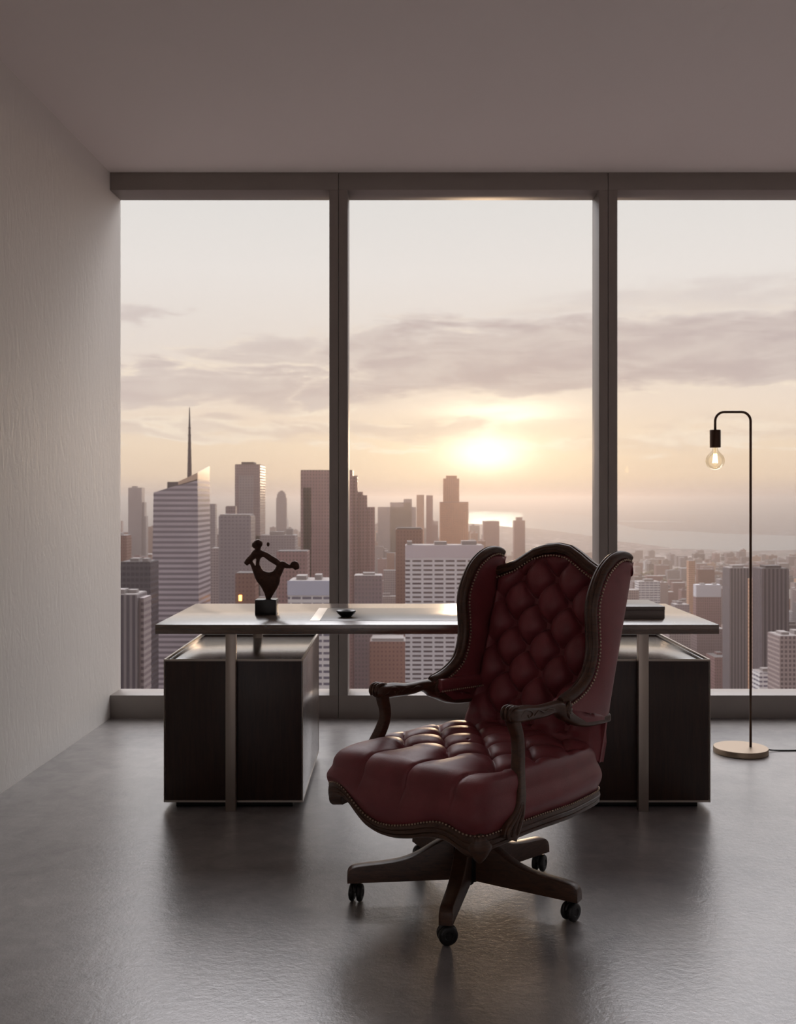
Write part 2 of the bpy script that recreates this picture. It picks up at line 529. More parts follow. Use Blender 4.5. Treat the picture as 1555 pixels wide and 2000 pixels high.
TU0, TV0, TDU, TDV = .055, .150, .18, .09
def tuft(u, v, u0, v0, du, dv):
    a = (u-u0)/du; b = (v-v0)/dv
    p, q = a+b/2, a-b/2
    sp, sq = abs(math.sin(math.pi*p)), abs(math.sin(math.pi*q))
    c = min(sp, sq)
    dome = (sp*sq)**.42
    ridge = 1-math.exp(-c/.16)
    # nearest button
    rb = round(b); db = 9
    for k in (rb-1, rb, rb+1):
        off = .5 if k % 2 else 0
        aa = round(a-off)+off
        d = math.hypot((a-aa)*du, (b-k)*dv)
        db = min(db, d)
    return dome, ridge, db

def seat():
    NT_, NR = 520, 100
    bm = bmesh.new()
    zt = .503
    Rr = .062
    rings = []
    c0 = bm.verts.new(K(0, (SV0+SV1)/2, zt)); 
    cu, cv = 0., (SV0+SV1)/2
    fr = [-.31+.0, -.125, .055, .235]
    for i in range(1, NR+1):
        ring = []
        for k in range(NT_):
            th = 2*math.pi*(k+.5)/NT_
            uo, vo = outline(th)
            ui, vi = outline(th, Rr, 5.0)
            zb, zrt = rail_z(uo, vo)
            s = i/NR
            nx, ny = uo-ui, vo-vi
            nl = math.hypot(nx, ny); nx, ny = nx/nl, ny/nl
            if s <= .62:
                f = s/.62
                u, v = cu+(ui-cu)*f, cv+(vi-cv)*f
                z = zt+.012*(1-f**3); nn = (0, 0, 1)
            elif s <= .80:
                ph = (s-.62)/.18*math.pi/2
                u, v = ui+(uo-ui)*math.sin(ph)*1.0, vi+(vo-vi)*math.sin(ph)
                z = zt-Rr+Rr*math.cos(ph); nn = (nx*math.sin(ph), ny*math.sin(ph), math.cos(ph))
            else:
                q = (s-.80)/.20
                z = (zt-Rr)*(1-q)+(zrt-.012)*q
                bul = .019*math.sin(math.pi*min(1, q))**1.6 if q < 1 else 0
                u, v = uo+nx*bul, vo+ny*bul
                nn = (nx, ny, 0)
            # tufting on the top, pleats that run over the front edge
            h = 0
            side = max(abs(u)/(SU-.045), (SV0-v+.0)/1.0)
            mask = 1.0
            mask *= 1-min(1, max(0, (v-.150)/.02))
            mask *= 1-min(1, max(0, (abs(u)-.262)/.03))
            if s < .72:
                dome, ridge, db = tuft(u, v, TU0, TV0, TDU, TDV)
                t_ = .030*(dome*.65+.35)*(.45+.55*ridge)-.030-.020*math.exp(-(db/.017)**1.3)
                h += t_*mask
                if v > .13:   # dimple tail of the front buttons
                    for b in fr:
                        d = math.hypot(u-b, (v-.150)*.55)
                        h -= .034*math.exp(-(d/.030)**1.25)*(1-mask)
            if v > .150 and s < .97:
                fade = min(1, max(0, (z-.385)/.06))
                if z > .49: fade = 1
                for b in fr:
                    bb = b-.10*(v-.15)*.9
                    h -= (.010*math.exp(-(abs(u-bb)/.0050)**1.2)+.0045*math.exp(-((u-bb)/.035)**2))*fade
            p = (u+nn[0]*h, v+nn[1]*h, z+nn[2]*h)
            ring.append(bm.verts.new(K(*p)))
        rings.append(ring)
    for k in range(NT_):
        bm.faces.new((c0, rings[0][k], rings[0][(k+1) % NT_]))
    for a, b in zip(rings[:-1], rings[1:]):
        for k in range(NT_):
            bm.faces.new((a[k], a[(k+1) % NT_], b[(k+1) % NT_], b[k]))
    bm.faces.new(rings[-1])
    o = obj('seat', bm, M['leather'], CHAIR)
    # leather buttons
    bmb = bmesh.new(); blob(bmb, (0, 0, 0), .0095, (1, 1, .5))
    first = None
    for k in range(0, 6):
        v = TV0-k*TDV
        for j in range(-3, 4):
            u = TU0+TDU*(j+(.5 if k % 2 else 0))
            if abs(u) < .25 and v > -.25:
                loc = K(u, v, .474 if k else .468)
                if first is None:
                    first = obj('button', bmb, M['leather'], o); b = first
                else:
                    b = first.copy(); link(b, o)
                b.location = loc
    return o
SEAT = seat()

def seat_rail():
    bm = bmesh.new()
    N = 260; rings = []
    nails = []
    for k in range(N):
        th = 2*math.pi*(k+.5)/N
        uo, vo = outline(th); ui, vi = outline(th, .03)
        n = Vector((uo-ui, vo-vi)).normalized()
        zb, zt = rail_z(uo, vo); h = zt-zb
        prof = [(-.03, zb), (.001, zb), (.006, zb+.10*h), (.006, zb+.26*h), (.0035, zb+.30*h), (.0075, zb+.36*h), (.0085, zb+.58*h),
                (.0055, zb+.63*h), (.0075, zb+.68*h), (.0055, zb+.86*h), (.001, zb+h), (-.03, zb+h)]
        rings.append([bm.verts.new(K(uo+n.x*(a+.005), vo+n.y*(a+.005), z)) for a, z in prof])
        nails.append((uo+n.x*.0095, vo+n.y*.0095, zt-.001))
    m = len(rings[0])
    for k in range(N):
        a, b = rings[k], rings[(k+1) % N]
        for j in range(m):
            bm.faces.new((a[j], a[(j+1) % m], b[(j+1) % m], b[j]))
    o = obj('seat_rail', bm, M['chair_wood'], CHAIR)
    part_label(o, 'serpentine carved walnut rail')
    auto_smooth(o, 50)
    nails.append(nails[0])
    nail_row(nails, 'nailhead_trim', o, .0115, .0036)
    # shell brackets on the two front corners
    for sgn in (1,):
        u, v = outline(math.pi/4 if sgn > 0 else 3*math.pi/4)
        zb, zt = rail_z(u, v)
        bm = bmesh.new()
        d = Vector((sgn*.7, .7)).normalized(); tn = Vector((-d.y, d.x))
        NU, NW = 15, 15
        grid = []
        for i in range(NU):
            row = []
            for j in range(NW):
                a = -1+2*i/(NU-1); w = j/(NW-1)
                half = .034*(math.sin(math.pi*(w**.72)*.97+.06))**.75*(1 if w > .5 else 1)
                if w < .5: half = .034*(w/.5)**.65
                flute = .0016*math.cos(a*math.pi*4)*(w)
                out = -.012+(.026 if sgn > 0 else .017)*math.sqrt(max(0, 1-a*a))*(math.sin(math.pi*min(1, w*.9+.12)))**.5+flute
                top = (zt+.004+.008*(1-a*a)) if True else 0
                z0 = zb-(.015 if sgn > 0 else .002)
                row.append(bm.verts.new(K(u+d.x*out+tn.x*a*half, v+d.y*out+tn.y*a*half, z0+(top-z0)*w)))
            grid.append(row)
        for i in range(NU-1):
            for j in range(NW-1):
                bm.faces.new((grid[i][j], grid[i+1][j], grid[i+1][j+1], grid[i][j+1]))
        bk = obj('corner_bracket', bm, M['chair_wood'], CHAIR)
        md = bk.modifiers.new('t', 'SOLIDIFY'); md.thickness = .012; md.offset = 0
        part_label(bk, 'carved shell bracket')
    # board closing the seat from below
    bm = bmesh.new()
    vs = []
    for k in range(60):
        u, v = outline(2*math.pi*(k+.5)/60, .03); vs.append((u, v))
    lo = [bm.verts.new(K(u, v, .352)) for u, v in vs]; hi = [bm.verts.new(K(u, v, .364)) for u, v in vs]
    bm.faces.new(lo); bm.faces.new(hi)
    for k in range(60): bm.faces.new((lo[k], lo[(k+1) % 60], hi[(k+1) % 60], hi[k]))
    obj('seat_board', bm, M['steel_dark'], CHAIR, smooth=False)
seat_rail()

# ---- back -------------------------------------------------------------------
CW = [(-.275, 1.024), (-.235, 1.026), (-.205, 1.036), (-.185, 1.044), (-.165, 1.051), (-.13, 1.074), (-.095, 1.096), (-.05, 1.109), (0, 1.114),
      (.045, 1.107), (.09, 1.084), (.13, 1.060), (.165, 1.042), (.20, 1.032), (.235, 1.028), (.275, 1.026)]
def crest(u): return tab(CW, u)
def bhw(w):   # half width of the tufted back
    return .253+.030*min(1, max(0, (.64-w)/.15))**1.3
BU0, BW0, BDU, BDW = 0., .828, .142, .0795
def back():
    NU, NW_ = 150, 200
    bm = bmesh.new(); g = []
    nv, nw = 1/math.hypot(1, .32), .32/math.hypot(1, .32)
    for i in range(NU+1):
        row = []
        for j in range(NW_+1):
            a = -1+2*i/NU; t = j/NW_
            wt = crest(a*.253)-.026
            w = .43+(wt-.43)*t
            u = a*bhw(w)
            ea = max(0, (abs(a)-.86)/.14); eb = max(0, (t-.93)/.07)
            edge = max(0, 1-ea**2.2)**.5*max(0, 1-eb**2.2)**.5
            m = 1-min(1, max(0, (abs(u)-.205)/.04)); m2 = 1-min(1, max(0, (w-(wt-.050))/.035))
            m3 = min(1, max(0, (w-.485)/.02))
            dome, ridge, db = tuft(u, w, BU0, BW0, BDU, BDW)
            full = .036
            tf =   .047*(dome*.75+.25)*(.38+.62*ridge)-.027*math.exp(-(db/.022)**1.4)
            mm = m*m2*m3
            # vertical pleat lines that leave the topmost buttons towards the crest
            pl = 0
            if m2 < 1:
                for b in (-.142, 0., .142):
                    pl += .010*math.exp(-abs(u-b)/.006)*m
            h = full*(1-mm)+tf*mm-pl*(1-m2)
            h = -.028+(h+.028)*edge
            row.append(bm.verts.new(K(u, bplane(w)+h*nv, w+h*nw)))
        g.append(row)
    for i in range(NU):
        for j in range(NW_):
            bm.faces.new((g[i][j], g[i+1][j], g[i+1][j+1], g[i][j+1]))
    o = obj('backrest', bm, M['leather'], CHAIR)
    part_label(o, 'deep diamond-buttoned oxblood back')
    bmb = bmesh.new(); blob(bmb, (0, 0, 0), .0085, (1, .5, 1))
    first = None
    for k in range(-4, 3):
        w = BW0+k*BDW
        for j in range(-2, 3):
            u = BU0+BDU*(j+(.5 if k % 2 else 0))
            if abs(u) < .225 and w < .995:
                if first is None:
                    first = obj('button', bmb, M['leather'], o); b = first
                else:
                    b = first.copy(); link(b, o)
                b.location = K(u, bplane(w)-.010, w)
    # shell of the back: leather-covered board
    bm = bmesh.new()
    us = np.linspace(-1, 1, 41)
    pts = [(-.284, .425)]+[(-.284, .50), (-.281, .60), (-.278, .7), (-.277, .9)]+[(a*.276, crest(a*.276)-.018) for a in us]+[(.277, .9), (.278, .7), (.281, .60), (.284, .50), (.284, .425)]
    F = [bm.verts.new(K(u, bplane(w)-.004, w)) for u, w in pts]
    B = [bm.verts.new(K(u, bplane(w)-.014, w)) for u, w in pts]
    bm.faces.new(F); bm.faces.new(B)
    n = len(pts)
    for k in range(n): bm.faces.new((F[k], F[(k+1) % n], B[(k+1) % n], B[k]))
    bp = obj('back_panel', bm, M['leather'], CHAIR)
    auto_smooth(bp, 40)
    # crest rail
    c = []
    for q in np.linspace(-.262, .262, 90):
        w = crest(q)-.0205
        c.append(K(q, bplane(w)+.006, w))
    bm = bmesh.new()
    pr = [(-.016, .030), (-.016, -.030), (.008, -.034), (.014, -.024), (.017, -.012), (.0172, .006), (.016, .018), (.012, .021), (.0125, .026), (.008, .034), (.001, .037), (-.003, .034), (-.008, .037)]
    pr = [(a*1.2, b) for a, b in pr]
    axis = Vector((0, -1*nv, nw))    # towards the sitter, square to the back
    sweep(bm, c, axis, lambda i, t: pr)
    r = obj('crest_rail', bm, M['chair_wood'], CHAIR); auto_smooth(r, 45)
    nail_row([(q, bplane(crest(q)-.041)+.041, crest(q)-.041) for q in np.linspace(-.235, .235, 90)], 'nailhead_trim', r, .0115, .0046)
back()

# ---- wings and arms ---------------------------------------------------------
WF = [(-.542, 1.064), (-.522, 1.085), (-.478, 1.094), (-.420, 1.081), (-.362, 1.046), (-.326, 1.004), (-.298, .952), (-.289, .903), (-.293, .850),
      (-.296, .800), (-.287, .755), (-.266, .715), (-.228, .687), (-.180, .668), (-.128, .656)]
WFc = cr(WF, 90)
def wing(s):
    UI, UO = .250, .284        # inner and outer faces
    um = s*(UI+UO)/2
    # leather panel
    nrm = []
    for i in range(len(WFc)):
        a = WFc[max(i-1, 0)]; b = WFc[min(i+1, len(WFc)-1)]
        t = (b-a)/np.linalg.norm(b-a); nrm.append((-t[1], t[0]))
    nrm = np.array(nrm)
    if np.mean(nrm[:, 0]) < 0: nrm = -nrm          # outward = forward
    ins = WFc-nrm*.012
    outl = [tuple(p) for p in ins]+[(-.150, .622), (-.19, .597), (-.24, .580), (-.31, .572), (-.386, .572)]
    rear = [(bplane(w)-.016, w) for w in (.60, .70, .80, .90, 1.0, 1.04)]+[(-.541, 1.058)]
    outl += rear
    bm = bmesh.new()
    A = [bm.verts.new(K(s*(UI+.003), v, w)) for v, w in outl]; B = [bm.verts.new(K(s*(UO-.003), v, w)) for v, w in outl]
    fa = bm.faces.new(A); fb = bm.faces.new(B); n = len(outl)
    for k in range(n): bm.faces.new((A[k], A[(k+1) % n], B[(k+1) % n], B[k]))
    bmesh.ops.triangulate(bm, faces=[fa, fb])
    o = obj('wing', bm, M['leather'], CHAIR)
    # padded faces inside and outside
    for face, uu, out in ((0, UI, -1), (1, UO, 1)):
        bm = bmesh.new()
        N = len(WFc); rows = []
        edge = WFc-nrm*.028
        for i in range(N):
            v0, w0 = edge[i]
            # opposite point on the rear line at about the same height
            wr = .585+(w0-.655)*(1.062-.585)/(1.094-.655) if True else w0
            vr = bplane(wr)-.0155
            row = []
            for j in range(15):
                q = j/14
                pf = math.sin(math.pi*q)**.5
                row.append(bm.verts.new(K(s*(uu+out*(.001+.010*pf)-out*.004), v0+(vr-v0)*q, w0+(wr-w0)*q)))
            rows.append(row)
        for v0, w0, wr in ((-.158, .616, .572), (-.180, .590, .564), (-.215, .570, .558)):
            vr = bplane(wr)-.010
            rows.append([bm.verts.new(K(s*(uu+out*(.001+.010*math.sin(math.pi*j/14)**.5)-out*.004), v0+(vr-v0)*j/14, w0+(wr-w0)*j/14)) for j in range(15)])
        for i in range(len(rows)-1):
            for j in range(14):
                bm.faces.new((rows[i][j], rows[i+1][j], rows[i+1][j+1], rows[i][j+1]))
        pd = obj('wing_padding', bm, M['leather'], o)
    # wooden edge along the wing
    pr = []
    hw = .0200
    pr = [(-.020, -hw+.002), (-.010, -hw-.002), (-.003, -hw), (.001, -hw+.004), (.003, -hw+.009), (.0005, -hw+.012), (.0025, -hw+.016), (.004, 0), (.0025, hw-.016),
          (.0005, hw-.012), (.003, hw-.009), (.001, hw-.004), (-.003, hw), (-.010, hw+.002), (-.020, hw-.002)]
    P = [K(um, v, w) for v, w in WFc]
    def prof(i, t):
        k = min(1, t/.06+.35)*min(1, (1-t)/.05+.5)
        return [(-a, b*k) for a, b in pr]
    bm = bmesh.new(); sweep(bm, P, (1, 0, 0), prof)
    f = obj('wing_frame', bm, M['chair_wood'], CHAIR); auto_smooth(f, 50)
    part_label(f, 'carved walnut wing edge')
    ed = WFc-nrm*.0250
    for uu, out in ((UI, -1), (UO, 1)):
        nail_row([(s*(uu+out*.0050), v, w) for v, w in ed[4:]], 'nailhead_trim', f, .0115, .0048)
    # padded arm strip below the wing, inside
    pth = [(s*.248, -.138, .628), (s*.246, -.155, .629), (s*.245, -.19, .628), (s*.244, -.25, .626), (s*.244, -.33, .623), (s*.244, -.375, .622)]
    c = cr(pth, 30)
    bm = bmesh.new()
    sweep(bm, [K(*p) for p in c], (1, 0, 0), lambda i, t: ell(.023*min(1, .35+t*5), .021*min(1, .4+t*5), 18, 2.6))
    ap = obj('arm_pad', bm, M['leather'], CHAIR)
    part_label(ap, 'padded leather strip above the arm rail')
    nail_row([(p[0]-s*.0195, p[1], p[2]-.0175) for p in c[4:]], 'nailhead_trim', ap)
    # arm: scroll, rest, knuckle and the rail running back
    A_ = [(.150, .648, .006, .010), (.143, .648, .016, .020), (.125, .645, .023, .0245), (.095, .641, .0245, .023), (.055, .639, .0235, .021), (.005, .634, .0205, .019), (-.04, .633, .0195, .019),
          (-.080, .635, .0185, .019), (-.115, .628, .024, .023), (-.140, .613, .025, .024), (-.170, .594, .018, .022), (-.215, .575, .0165, .021), (-.28, .563, .0165, .020), (-.345, .560, .0165, .020), (-.388, .560, .0165, .020)]
    c = cr(A_, 110)
    def ap_prof(i, t):
        a, b = c[i, 2], c[i, 3]
        out = []
        for k in range(28):
            th = 2*math.pi*k/28
            fl = 1+.05*math.cos(6*th)*(1 if c[i, 0] > .0 else .4)
            cc, ss = math.cos(th), math.sin(th)
            out.append((a*math.copysign(abs(cc)**.8, cc)*fl, b*math.copysign(abs(ss)**.8, ss)*fl))
        return out
    bm = bmesh.new()
    sweep(bm, [K(s*.268, p[0], p[1]) for p in c], (1, 0, 0), ap_prof)
    # carved ribs over the scroll and a leaf rosette at the knuckle
    for du in (-.013, 0, .013):
        rib = cr([(.146, .632), (.151, .648), (.142, .664), (.125, .669), (.10, .667)], 20)
        tube(bm, [K(s*(.268+du), a, b) for a, b in rib], [.0046*math.sin(math.pi*(k+2)/23)+.001 for k in range(20)], 8)
    for k in range(5):
        an = -.9+k*.45
        leaf = [(-.128-.030*q*math.cos(an), .618+.034*q*math.sin(an)+.004) for q in (0, .5, 1.)]
        cl = cr(leaf, 9)
        for uu in (.268+.0225, .268-.0225):
            tube(bm, [K(s*uu, a, b) for a, b in cl], [.0065*math.sin(math.pi*(q+.8)/10)+.0005 for q in range(9)], 8)
    # carved tendril on both faces of the arm front
    tl = cr([(.105, .640), (.085, .652), (.06, .650), (.045, .638), (.06, .630), (.07, .638)], 26)
    t2 = cr([(.035, .632), (.01, .643), (-.015, .634), (-.04, .640), (-.07, .634)], 24)
    for uu in (.268+.0205, .268-.0205):
        tube(bm, [K(s*uu, a, b) for a, b in tl], .0026, 6)
        tube(bm, [K(s*(uu-.002*math.copysign(1, uu-.268)), a, b) for a, b in t2], .0026, 6)
    ar = obj('armrest', bm, M['chair_wood'], CHAIR)
    part_label(ar, 'carved walnut arm with scroll end')
    # post
    Pp = [(.262, .114, .640, .022, .019), (.266, .106, .612, .019, .0175), (.268, .096, .585, .0175, .0165), (.270, .093, .555, .0175, .0165), (.277, .101, .520, .018, .017),
          (.288, .117, .480, .0185, .0175), (.300, .131, .445, .0195, .0175), (.312, .148, .41, .0225, .0175), (.322, .175, .372, .029, .0165), (.326, .200, .345, .036, .014), (.326, .212, .318, .034, .010)]
    c2 = cr(Pp, 60)
    def pp(i, t):
        a, b = c2[i, 3], c2[i, 4]
        out = []
        for k in range(24):
            th = 2*math.pi*k/24
            fl = 1+.06*math.cos(4*th+math.pi)
            cc, ss = math.cos(th), math.sin(th)
            out.append((a*math.copysign(abs(cc)**.7, cc)*fl, b*math.copysign(abs(ss)**.7, ss)*fl))
        return out
    bm = bmesh.new()
    sweep(bm, [K(s*p[0], p[1], p[2]) for p in c2], (1, 0, 0), pp)
    for dv in (-.010, .004, .018):
        lf = cr([(.205+dv*1.6, .326), (.196+dv*1.8, .350), (.170+dv*1.0, .380), (.150+dv*.3, .408)], 14)
        tube(bm, [K(s*(.3395-.009*(q/13)**2), a, b) for q, (a, b) in enumerate(lf)], [.006*math.sin(math.pi*(q+1)/15)+.0006 for q in range(14)], 8)
    po = obj('arm_post', bm, M['chair_wood'], CHAIR)
wing(1); wing(-1)

# ---- base --------------------------------------------------------------------
def base():
    bu, bv = -.017, -.02
    bm = bmesh.new()
    lathe(bm, [(0, .045), (.022, .045), (.024, .05), (.024, .06), (.046, .062), (.05, .07), (.05, .185), (.046, .197), (.03, .2), (.026, .203), (.024, .29), (.02, .292), (0, .292)], 40, K(bu, bv, 0))
    h = obj('hub', bm, M['steel_dark'], CHAIR); auto_smooth(h, 40)
    bm = bmesh.new()
    box(bm, bu-.085, bu+.085, -bv-.11, -bv+.11, .285, .318, .006)
    box(bm, bu-.05, bu+.05, -bv-.15, -bv+.15, .312, .353, .004)
    mech = auto_smooth(obj('tilt_mechanism', bm, M['steel_dark'], CHAIR))
    bm = bmesh.new(); tube(bm, [K(bu+.06, bv+.02, .302), K(bu+.15, bv+.05, .300), K(bu+.20, bv+.06, .288)], .005, 8)
    obj('lever', bm, M['black_plastic'], mech)
    for k in range(5):
        an = R(59.5+72*k)
        d = Vector((math.cos(an), math.sin(an))); n = Vector((-d.y, d.x))
        # side profile (r, z_top, z_bottom)
        prof = [(.018, .200, .066), (.06, .197, .066), (.10, .180, .0655), (.15, .152, .065), (.20, .132, .0645), (.26, .122, .064), (.32, .117, .0635), (.355, .113, .0632), (.371, .106, .063), (.379, .093, .063), (.381, .0635, .063)]
        P = cr(prof, 44)
        bm = bmesh.new(); rings = []
        for i, (r, zt, zb) in enumerate(P):
            q = r/.38
            hw = .0235-.0035*q
            b = .006
            zt = max(zt, zb+.0015); b = min(b, (zt-zb)/2.2)
            sec = [(-hw, zb), (hw, zb), (hw, zt-b), (hw-b*.3, zt-b*.3), (hw-b, zt), (-hw+b, zt), (-hw+b*.3, zt-b*.3), (-hw, zt-b)]
            rings.append([bm.verts.new(K(bu+d.x*r+n.x*o, bv+d.y*r+n.y*o, z)) for o, z in sec])
        m = 8
        for i in range(len(rings)-1):
            for j in range(m):
                bm.faces.new((rings[i][j], rings[i][(j+1) % m], rings[i+1][(j+1) % m], rings[i+1][j]))
        bm.faces.new(rings[0]); bm.faces.new(rings[-1])
        leg = obj('leg', bm, M['chair_wood'], CHAIR); auto_smooth(leg, 40)
        # twin-wheel caster
        cx, cy = bu+d.x*.352, bv+d.y*.352
        wa = [R(-36), R(30), R(-45), R(15), R(-5)][k]
        ax = Vector((math.cos(wa), math.sin(wa), 0))
        bm = bmesh.new()
        lathe(bm, [(0, .03), (.006, .03), (.006, .064), (.011, .064), (.011, .058), (.0115, .058)], 14, K(cx, cy, 0))
        fw = Vector((-ax.y, ax.x, 0))
        c0 = K(cx, cy, 0)
        # hood over the wheels
        hood = []
        for a in np.linspace(R(15), R(165), 16):
            hood.append(c0+fw*(.027*math.cos(a))+Vector((0, 0, .029+.0275*math.sin(a))))
        sweep(bm, hood, ax, lambda i, t: [(-.002, -.005), (.0025, -.005), (.0025, .005), (-.002, .005)])
        ca = obj('caster', bm, M['black_plastic'], leg)
        for sg in (-1, 1):
            bm = bmesh.new()
            pr = [(0, -.0085), (.020, -.0085), (.0255, -.0065), (.0285, -.002), (.0285, .002), (.0255, .0065), (.020, .0085), (.012, .0085), (.010, .0065), (0, .0065)]
            if sg > 0: pr = [(r_, -z_) for r_, z_ in pr][::-1]
            lathe(bm, [(r_, -z_) for r_, z_ in pr], 32)
            rot = Vector((0, 0, 1)).rotation_difference(ax).to_matrix().to_4x4()
            bmesh.ops.transform(bm, matrix=Matrix.Translation(c0+ax*(sg*.0125)+Vector((0, 0, .0286))) @ rot, verts=bm.verts[:])
            wh = obj('caster_wheel', bm, M['black_plastic'], leg); auto_smooth(wh, 40)
base()

# ------------------------------------------------------------------ the city far below
GZ = -260.
def facade(name, wall, win, fh, bw, hf, wf, rough=.55):
    """wall with rows of windows: fh storey height, bw bay width, hf / wf share of each that is glass"""
    m, t, b = new_mat(name)
    co = t.n('ShaderNodeTexCoord').outputs['Object']; nrm = t.n('ShaderNodeNewGeometry').outputs['True Normal']
    ox, oy, oz = t.xyz(co); nx, ny, nz = t.xyz(nrm)
    side = t.m('GREATER_THAN', t.m('ABSOLUTE', nx), .6)
    h = t.m('ADD', t.m('MULTIPLY', ox, t.m('SUBTRACT', 1, side)), t.m('MULTIPLY', oy, side))
    fz = t.m('FRACT', t.m('DIVIDE', t.m('ADD', oz, 1000*fh), fh)); fx = t.m('FRACT', t.m('DIVIDE', t.m('ADD', h, 1000*bw), bw))
    mask = t.m('MULTIPLY', t.m('LESS_THAN', t.m('ABSOLUTE', t.m('SUBTRACT', fz, .5)), hf/2), t.m('LESS_THAN', t.m('ABSOLUTE', t.m('SUBTRACT', fx, .5)), wf/2))
    mask = t.m('MULTIPLY', mask, t.m('LESS_THAN', t.m('ABSOLUTE', nz), .5))
    nzv = t.noise(co, .05, 2, .5)
    wc = t.mix(nzv, tuple(x*.85 for x in lin(wall)), tuple(min(1, x*1.15) for x in lin(wall)))
    t.l(t.mix(mask, wc, lin(win)), b.inputs['Base Color'])
    t.l(t.m('SUBTRACT', rough, t.m('MULTIPLY', mask, rough-.25)), b.inputs['Roughness'])
    return m
FM = {
 'band': facade('banded_glass_facade', (193, 183, 190), (132, 123, 132), 4.1, 40, .5, 1.0, .4),
 'slab': facade('slab_facade', (137, 118, 120), (111, 99, 106), 4.0, 3.2, .5, .5),
 'hazy': facade('plain_grey_facade', (146, 137, 141), (118, 111, 118), 4.0, 4.0, .4, .5),
 'rose': facade('rose_stone_facade', (155, 120, 118), (113, 90, 94), 4.0, 3.4, .55, .42),
 'dark': facade('dark_glass_facade', (78, 73, 83), (59, 57, 66), 4.0, 3.0, .6, .8, .4),
 'fins': facade('finned_facade', (137, 130, 132), (83, 78, 87), 400, 3.4, 1.0, .55),
 'finsdark': facade('dark_finned_facade', (118, 108, 113), (66, 62, 69), 400, 3.6, 1.0, .5),
 'white': facade('white_slab_facade', (235, 232, 235), (92, 78, 85), 3.62, 8.9, .42, .80),
 'blue': facade('pale_blue_facade', (235, 235, 235), (120, 118, 134), 3.6, 6.2, .42, .86),
 'brown': facade('brown_brick_facade', (137, 97, 83), (113, 78, 69), 3.8, 3.4, .45, .4),
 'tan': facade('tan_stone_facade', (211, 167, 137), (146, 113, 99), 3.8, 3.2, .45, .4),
 'grey': facade('grey_concrete_facade', (169, 155, 155), (113, 101, 106), 3.8, 3.6, .5, .55),
 'grid': facade('gridded_facade', (181, 165, 162), (118, 104, 108), 3.6, 3.2, .6, .6),
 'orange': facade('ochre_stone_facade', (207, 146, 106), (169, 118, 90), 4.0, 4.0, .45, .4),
}
M['roof_pale'] = pmat('pale_roof_gravel', (156, 148, 146), .8)
M['roof_dark'] = pmat('dark_roof_felt', (84, 76, 76), .8)
M['white_paint'] = pmat('white_roof_block_paint', (222, 220, 226), .6)
M['crown_glass'] = pmat('crown_glass', (214, 186, 160), .25)
M['lit_sign'] = emit('lit_window', (255, 176, 92), 2.2)
CITY = []
def bx(name, dims, mat, parent=None):
    bm = bmesh.new(); box(bm, *dims)
    o = obj(name, bm, mat, parent, smooth=False); CITY.append(o); return o

def tower(name, label, X, Y, W, top, fm, D=None, rz=0, tiers=(), roof='roof_pale', boxes=(), group=None):
    """base centre at X, Y + D/2; tiers: extra blocks (x0, x1, y0, y1, z_top) in local metres; boxes: rooftop plant rooms"""
    D = D or W
    t = thing(name, label, 'building', (X, Y+D/2, GZ), R(rz), group)
    h = top-GZ
    bx('body', (-W/2, W/2, -D/2, D/2, 0, h), FM[fm], t)
    bx('roof', (-W/2+.6, W/2-.6, -D/2+.6, D/2-.6, h, h+.5), M[roof], t)
    for q in tiers:
        x0, x1, y0, y1, z = q[:5]
        bx('setback', (x0, x1, y0, y1, 0, z-GZ), FM[q[5] if len(q) > 5 else fm], t)
    for q in boxes:
        x0, x1, y0, y1, hh = q[:5]
        bx('plant_room', (x0, x1, y0, y1, h+.5, h+.5+hh), M[q[5]] if len(q) > 5 else M['roof_pale'], t)
    return t

